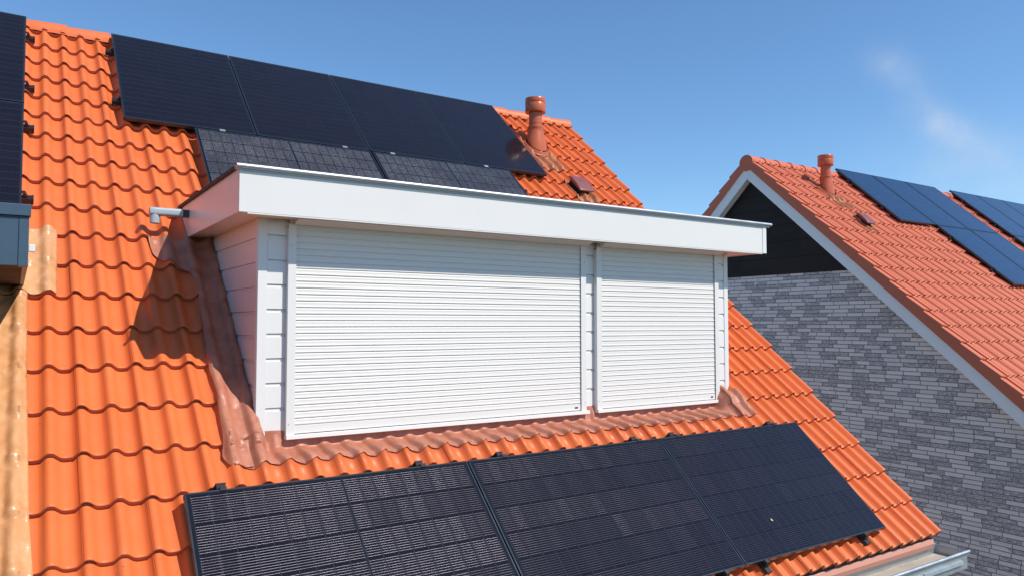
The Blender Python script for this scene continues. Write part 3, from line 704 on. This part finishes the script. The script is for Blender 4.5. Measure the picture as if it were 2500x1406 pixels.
# a pale leaf lying on the right foreground panel
b = MB(); rows = []
for i in range(9):
    t = i / 8; w = 0.011 * math.sin(math.pi * min(1, t * 1.05 + 0.02)) ** 0.8
    rows.append([(w * k, -0.022 + 0.044 * t, 0.002 + 0.006 * (2 * t - 1) ** 2 + 0.004 * abs(k)) for k in (-1, -0.5, 0, 0.5, 1)])
b.grid(rows); b.xform(Matrix.Rotation(rad(12), 4, 'Z') @ Matrix.Scale(0.62, 4))
me = bpy.data.meshes.new('leaf'); me.from_pydata(b.v, [], b.f)
M['leaf'] = mat_plain('pale_dry_leaf', (0.72, 0.62, 0.30), 0.6, 0.3, var=0.15, nscale=60)
tag(link_mesh(me, 'leaf', M['leaf'], None, True, matrix=Matrix.Translation(RP(3.5405, -1.3058, PH)) @ ROOF_M.to_3x3().to_4x4(), solid=0.0008), 'tiny pale yellow leaf lying on the right foreground solar panel', 'leaf')

# mounting rails: (u0,v0)-(u1,v1) along the roof, ends capped
def mounting_rail(p0, p1, label, group, caps=(True, True), h0=0.060, h1=0.106, w=0.050):
    (u0, v0), (u1, v1) = p0, p1
    root = thing('mounting_rail', label, 'rail', matrix=Matrix.Translation(RP(u0, v0, h0)) @ ROOF_M.to_3x3().to_4x4(), group=group)
    L = math.hypot(u1 - u0, v1 - v0); a = math.atan2(v1 - v0, u1 - u0); R = Matrix.Rotation(a, 4, 'Z')
    def part(mb, nm, mt, bv=0.002, par=root):
        mb.xform(R); me = bpy.data.meshes.new(nm); me.from_pydata(mb.v, [], mb.f); me.update(); me.materials.append(mt)
        o = bpy.data.objects.new(nm, me); COL.objects.link(o); o.parent = par
        if bv: md = o.modifiers.new('bevel', 'BEVEL'); md.width = bv; md.segments = 1
        return o
    b = MB(); b.box((0.004, -w / 2, 0), (L - 0.004, w / 2, h1 - h0)); bar = part(b, 'rail_bar', M['rail'])
    hh = h1 - h0
    for on, xe, s in ((caps[0], 0.0, 1), (caps[1], L, -1)):
        if not on: continue
        b = MB(); xa, xb = sorted((xe - s * 0.006, xe + s * 0.006)); b.box((xa, -w / 2 - 0.003, -0.003), (xb, w / 2 + 0.003, hh + 0.003)); part(b, 'end_cap', M['black_rubber'])
        # end clamp: foot on the rail, tongue on the panel frame
        b = MB(); e = xe + s * 0.030; 
        pr = [(e, hh + 0.002), (e + s * 0.030, hh + 0.002), (e + s * 0.030, 0.0475 + PH - 0.106), (e + s * 0.044, 0.0475 + PH - 0.106), (e + s * 0.044, 0.0515 + PH - 0.106), (e + s * 0.016, 0.0515 + PH - 0.106)]
        b.prism(pr, 'y', -0.018, 0.018); part(b, 'end_clamp', M['rail'], 0.001)
        # roof hook foot under the rail
        b = MB(); xa, xb = sorted((xe + s * 0.13, xe + s * 0.17)); b.box((xa, -0.014, -0.055), (xb, 0.014, 0.0)); part(b, 'roof_hook', M['rail'], 0.001)
    return root
where = ['at the left end of the foreground row', 'left of the first panel seam in the foreground row', 'right of the first panel seam in the foreground row',
         'left of the second panel seam in the foreground row', 'right of the second panel seam in the foreground row', 'at the right end of the foreground row']
for u, s in zip((-0.278, 0.937, 1.552, 2.792, 3.210, 4.433), where):
    mounting_rail((u, -0.385), (u, -1.650), 'black rail with capped ends ' + s, 'rails under the foreground panels')
for v, s in ((4.935, 'upper rail stub beside the upper panel at the left picture edge'), (3.945, 'lower rail stub beside the upper panel at the left picture edge'),
             (3.262, 'upper rail stub beside the lower panel above the grey dormer'), (2.262, 'lower rail stub beside the lower panel, touching the grey dormer')):
    mounting_rail((-1.165, v), (-2.40, v), s, 'rails under the left panels', (True, False))
for v, s in ((4.945, 'upper black rail poking out left of the top panel row'), (3.935, 'lower black rail poking out left of the top panel row')):
    mounting_rail((-0.562, v), (4.05, v), s, 'rails under the top row', (True, False))
# silvery clamps between the top row and the row behind the dormer
for u, w_ in ((0.30, 0.05), (1.50, 0.05), (2.03, 0.05), (3.20, 0.05)):
    b = MB(); b.box((u, vM - 0.008, PH + 0.001), (u + w_, vM + GAP + 0.006, PH + 0.005)); me = bpy.data.meshes.new('panel_clamp'); me.from_pydata(b.v, [], b.f)
    o = link_mesh(me, 'panel_clamp', M['clamp'], None, matrix=ROOF_M)
    tag(o, {0.30: 'silvery clamp on the panel seam above the glint-painted panel, leftmost', 1.50: 'silvery clamp on the panel seam, left of the middle joint', 2.03: 'silvery clamp on the panel seam, right of the middle joint', 3.20: 'silvery clamp on the panel seam, rightmost near the bare tiles'}[u], 'clamp', 'silvery clamps between upper panel rows')

# ================================================================== FLUE PIPES AND ROOF VENTS
def flue_pipe(u, v, label, red, seed):
    base = RP(u, v, 0.045)
    t = thing('flue_pipe', label, 'flue pipe', base, group='terracotta roof flues')
    def part(mb, nm, mt, angle=40): return mb.build(nm, mt, t, smooth=True, angle=angle, loc=base)
    n = 40
    def rring(R, h, sq=1.0, dv=0.0):
        c = ROOF_M.to_3x3()
        return [tuple(c @ Vector((R * math.cos(2 * math.pi * i / n), R * sq * math.sin(2 * math.pi * i / n) + dv, h))) for i in range(n)]
    def hring(R, z): return [(R * math.cos(2 * math.pi * i / n), R * math.sin(2 * math.pi * i / n), z) for i in range(n)]
    def mixr(a, b, f): return [tuple(p[k] * (1 - f) + q[k] * f for k in range(3)) for p, q in zip(a, b)]
    A = rring(0.165, 0.050, 1.05, -0.01); B = hring(0.104, 0.205)
    b = MB(); b.rings([rring(0.194, 0.0, 1.08, -0.01), rring(0.196, 0.012, 1.08, -0.01), rring(0.186, 0.020, 1.07, -0.01), rring(0.182, 0.024, 1.07, -0.01), rring(0.178, 0.038, 1.06, -0.01), A], False, False); part(b, 'base_ring', M['terracotta_plastic'])
    b = MB(); bul = lambda R, k: [(p[0] * k, p[1] * k, p[2]) for p in R]
    b.rings([rring(0.135, 0.048, 1.05, -0.01), bul(mixr(A, B, 0.30), 0.93), bul(mixr(A, B, 0.62), 0.98), B, hring(0.101, 0.245), hring(0.104, 0.250), hring(0.104, 0.275), hring(0.092, 0.282)], False, False); part(b, 'collar', M['terracotta_plastic'], 50)
    b = MB(); b.lathe([(0.088, 0.10), (0.088, 0.320), (0.091, 0.322), (0.091, 0.330), (0.087, 0.333), (0.087, 0.54)], n=n); part(b, 'pipe', M['terracotta_plastic'])
    b = MB(); b.lathe([(0.1081, 0.4700), (0.1326, 0.4640), (0.1367, 0.4700), (0.1367, 0.5790), (0.1341, 0.5830), (0.1341, 0.5850), (0.1367, 0.5890), (0.1367, 0.6460), (0.1326, 0.6540), (0.1081, 0.6560)], n=n); part(b, 'pipe_cap', M['terracotta_plastic'])
    f = drape('lead_flashing', M['lead_dirty'], t, frange(v - 0.55, v + 0.16, 30), lambda vv: u - 0.24, lambda vv: u + 0.22 + 0.03 * math.sin(vv * 30), 40, 0.008, 0.85, 0.002, seed, 0.006)
    return t
flue_pipe(4.42, 4.42, 'terracotta flue pipe beside the top panel row on the near roof', False, 31)
flue_pipe(10.93, 4.52, 'distant terracotta flue pipe on the neighbouring red roof', True, 37)
def roof_vent(u, v, label, seed, k=1.0):
    m = Matrix.Translation(RP(u, v, 0.0)) @ ROOF_M.to_3x3().to_4x4()
    t = thing('roof_vent', label, 'roof vent', matrix=m, group='plum roof vents')
    def part(mb, nm, mt, bv=0.0, smooth=False):
        me = bpy.data.meshes.new(nm); me.from_pydata(mb.v, [], mb.f); me.update(); me.materials.append(mt)
        if smooth: me.set_sharp_from_angle(angle=rad(40))
        o = bpy.data.objects.new(nm, me); COL.objects.link(o); o.parent = t
        if bv: md = o.modifiers.new('bevel', 'BEVEL'); md.width = bv; md.segments = 3
        return o
    b = MB(); w = 0.115 * k
    b.prism([(-0.17, 0.118), (-0.165, 0.142), (-0.06, 0.158), (0.08, 0.160), (0.15, 0.140), (0.155, 0.118)], 'x', -w, w); part(b, 'hood', M['plum_plastic'], 0.012, True)
    b = MB(); b.box((-w + 0.03, -0.12, 0.03), (w - 0.03, 0.12, 0.118)); part(b, 'vent_throat', M['black_rubber'], 0.004)
    b = MB(); n = 16; b.rings([[(0.012 * math.cos(2 * math.pi * i / n), 0.02 + 0.012 * math.sin(2 * math.pi * i / n), z) for i in range(n)] for z in (0.155, 0.164)]); part(b, 'stud', M['plum_plastic'])
    drape('lead_flashing', M['lead_dirty'], t, frange(v - 0.30, v + 0.13, 20), lambda vv: u - 0.17, lambda vv: u + 0.18, 30, 0.007, 0.85, 0.0015, seed, 0.005)
    return t
roof_vent(4.575, 3.47, 'plum-brown vent hood among orange tiles right of the near panels', 41)
roof_vent(10.90, 3.58, 'small distant plum vent hood on the neighbouring red roof', 43)

# ================================================================== NEIGHBOURING HOUSE
NX = 9.55
nb = thing('tiled_house', 'neighbouring gabled house with red tile roof and grey brick gable', 'house', (15.0, 3.96, GZ))
j0 = int(math.floor((NX + 0.03 - J0) / TW)) + 0
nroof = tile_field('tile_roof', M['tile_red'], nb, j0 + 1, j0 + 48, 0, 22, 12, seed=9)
XE = J0 + TW * (j0 + 48)
bs = MB()
bs.add([(NX + 0.12, RIDGE_Y, zt), (XE, RIDGE_Y, zt), (XE, 2 * RIDGE_Y + 1.3, zt - (RIDGE_Y + 1.3) * math.tan(P)), (NX + 0.12, 2 * RIDGE_Y + 1.3, zt - (RIDGE_Y + 1.3) * math.tan(P))], [(0, 1, 2, 3)])
bs.build('back_slope', M['tile_red'], nb)
dk = MB(); dk.add([(NX + 0.1, V0 + 0.02, -0.13), (XE, V0 + 0.02, -0.13), (XE, 5.26, -0.13), (NX + 0.1, 5.26, -0.13)], [(0, 1, 2, 3)])
me = bpy.data.meshes.new('roof_deck'); me.from_pydata(dk.v, [], dk.f); link_mesh(me, 'roof_deck', M['dark_void'], nroof, matrix=ROOF_M)
# verge tiles on both slopes: one L-shaped tile per course
def verge_mesh(Lv=DV + 0.02):
    b = MB(); ue = J0 + TW * (j0 + 1) - 0.012 - NX
    prof = [(0.0, -0.085), (0.0, 0.052), (0.006, 0.066), (0.020, 0.072), (0.06, 0.074), (ue * 0.55, 0.052), (ue + 0.005, 0.052), (ue + 0.005, 0.030), (0.03, 0.040), (0.022, -0.085)]
    def sec(v, dz): return [(x, v, z + (dz if z > -0.05 else -0.006)) for x, z in prof]
    b.rings([sec(-0.002, 0.003), sec(0.0, 0.006), sec(Lv, -TH * Lv / DV + 0.006)])
    me = bpy.data.meshes.new('verge_tile'); me.from_pydata(b.v, [], b.f); me.update(); me.materials.append(M['tile_red']); me.set_sharp_from_angle(angle=rad(40)); return me
vme = verge_mesh(); vtop = verge_mesh(VRIDGE - (V0 + DV * 21) - 0.02)
first = bpy.data.objects.new('verge_tile', vme); COL.objects.link(first); first.parent = nroof
back = Matrix(((1, 0, 0, 0), (0, -1, 0, 2 * RIDGE_Y + 0.0), (0, 0, 1, 0), (0, 0, 0, 1)))
for k in range(22):
    for mirror in (0, 1):
        o = first if (k == 0 and mirror == 0) else first.copy()
        if o is not first: COL.objects.link(o)
        loc = Matrix.Translation((NX + rng.normal(0, 0.0015), V0 + DV * k, 0))
        if k == 21: o.data = vtop
        mw = ROOF_M @ loc
        if mirror: mw = back @ mw
        o.matrix_basis = parent_world(nroof).inverted() @ mw
# ridge
x = NX
while x < XE - 0.3:
    ridge_cap('ridge_tile', M['tile_red'], nb, x, x + 0.41, x == NX, True); x += 0.385
b = MB(); pts = [(NX - 0.004, RIDGE_Y + 0.142 * math.cos(rad(a)), RIDGE_Z + 0.142 * math.sin(rad(a))) for a in range(0, 360, 15)]
pts2 = [(NX + 0.02, p[1], p[2]) for p in pts]; b.rings([pts, pts2]); b.build('ridge_end_disc', M['tile_red'], nb, bevel=0.004)
# bargeboards (white, both slopes) and soffit behind
WXN = NX + 0.185
for s in (1, -1):
    def yy(y): return y if s == 1 else 2 * RIDGE_Y - y
    def zl(y, h): return y * math.tan(P) + h
    yb = -1.35
    b = MB(); b.prism([(yy(yb), zl(yb, -0.095)), (RIDGE_Y, zl(RIDGE_Y, -0.095)), (RIDGE_Y, zl(RIDGE_Y, -0.352)), (yy(yb), zl(yb, -0.352))], 'x', NX + 0.024 - 0.001 * (s < 0), NX + 0.048 + 0.001 * (s < 0)); b.build('bargeboard', M['barge'], nb)
    b = MB(); b.prism([(yy(yb), zl(yb, -0.325)), (RIDGE_Y - s * 0.001, zl(RIDGE_Y, -0.325)), (RIDGE_Y - s * 0.001, zl(RIDGE_Y, -0.338)), (yy(yb), zl(yb, -0.338))], 'x', NX + 0.0495, WXN - 0.001); b.build('soffit', M['barge'], nb)
# gable: brick up to z = 1.541, black boards above
ZS = 1.541; wyb = -1.0
def zr(y): return y * math.tan(P) - 0.20
yS = (ZS + 0.20) / math.tan(P)
b = MB(); b.prism([(wyb, GZ), (wyb, zr(wyb)), (yS, ZS), (2 * RIDGE_Y - yS, ZS), (2 * RIDGE_Y - wyb, zr(wyb)), (2 * RIDGE_Y - wyb, GZ)], 'x', WXN, XE - 0.1); b.build('brick_wall', M['brick'], nb)
b = MB(); z = ZS + 0.001; hb = 0.285
while z < zr(RIDGE_Y) - 0.02:
    z1 = min(z + hb - 0.005, zr(RIDGE_Y) - 0.005)
    ya = (z + 0.20) / math.tan(P) - 0.1; yb_ = (z1 + 0.20) / math.tan(P) - 0.1
    b.prism([(ya, z), (2 * RIDGE_Y - ya, z), (2 * RIDGE_Y - yb_, z1), (yb_, z1)], 'x', WXN - 0.012, WXN + 0.03); z += hb
b.build('gable_boards', M['blackboard'], nb)
b = MB(); b.prism([(yS - 0.1, ZS), (2 * RIDGE_Y - yS + 0.1, ZS), (RIDGE_Y, zr(RIDGE_Y) + 0.08)], 'x', WXN + 0.031, WXN + 0.06); b.build('gable_core', M['dark_void'], nb)
# neighbour's panels
NL, NW_ = 1.735, 1.235
NP = [(12.165, 5.412, 'leftmost blue panel of the first array on the red roof'), (13.42, 5.412, 'top middle blue panel of the first array on the red roof'),
      (14.675, 5.412, 'top right blue panel of the first array on the red roof'), (13.42, 5.412 - 1.752, 'lower left blue panel of the first array, below the top middle one'),
      (14.675, 5.412 - 1.752, 'lower right blue panel of the first array, cut by the picture edge')]
panel_set(NP, NL, NW_, 'cells_blue', True, 'blue panels of the first array on the red roof')
NP2 = [(16.60 + 1.255 * i, 5.42, t) for i, t in enumerate(['first top blue panel of the second array, beside the strip of red tiles', 'second top blue panel of the second array on the red roof', 'third top blue panel of the second array, at the picture edge'])]
NP2 += [(16.60, 5.42 - 1.752, 'lower blue panel of the second array, at the right picture edge')]
panel_set(NP2, NL, NW_, 'cells_blue', True, 'blue panels of the second array on the red roof')
for u0, v, t in ((12.12, 5.0, 'upper rail stub left of the first blue array'), (12.12, 4.1, 'lower rail stub left of the first blue array'), (13.375, 3.3, 'upper rail stub left of the lower blue panels'), (13.375, 2.35, 'lower rail stub left of the lower blue panels'),
                 (16.555, 5.0, 'upper rail stub left of the second blue array'), (16.555, 4.1, 'lower rail stub left of the second blue array')):
    mounting_rail((u0, v), (u0 + 2.0, v), t, 'rails under the blue panels', (True, False))
print('objects', len(bpy.data.objects))
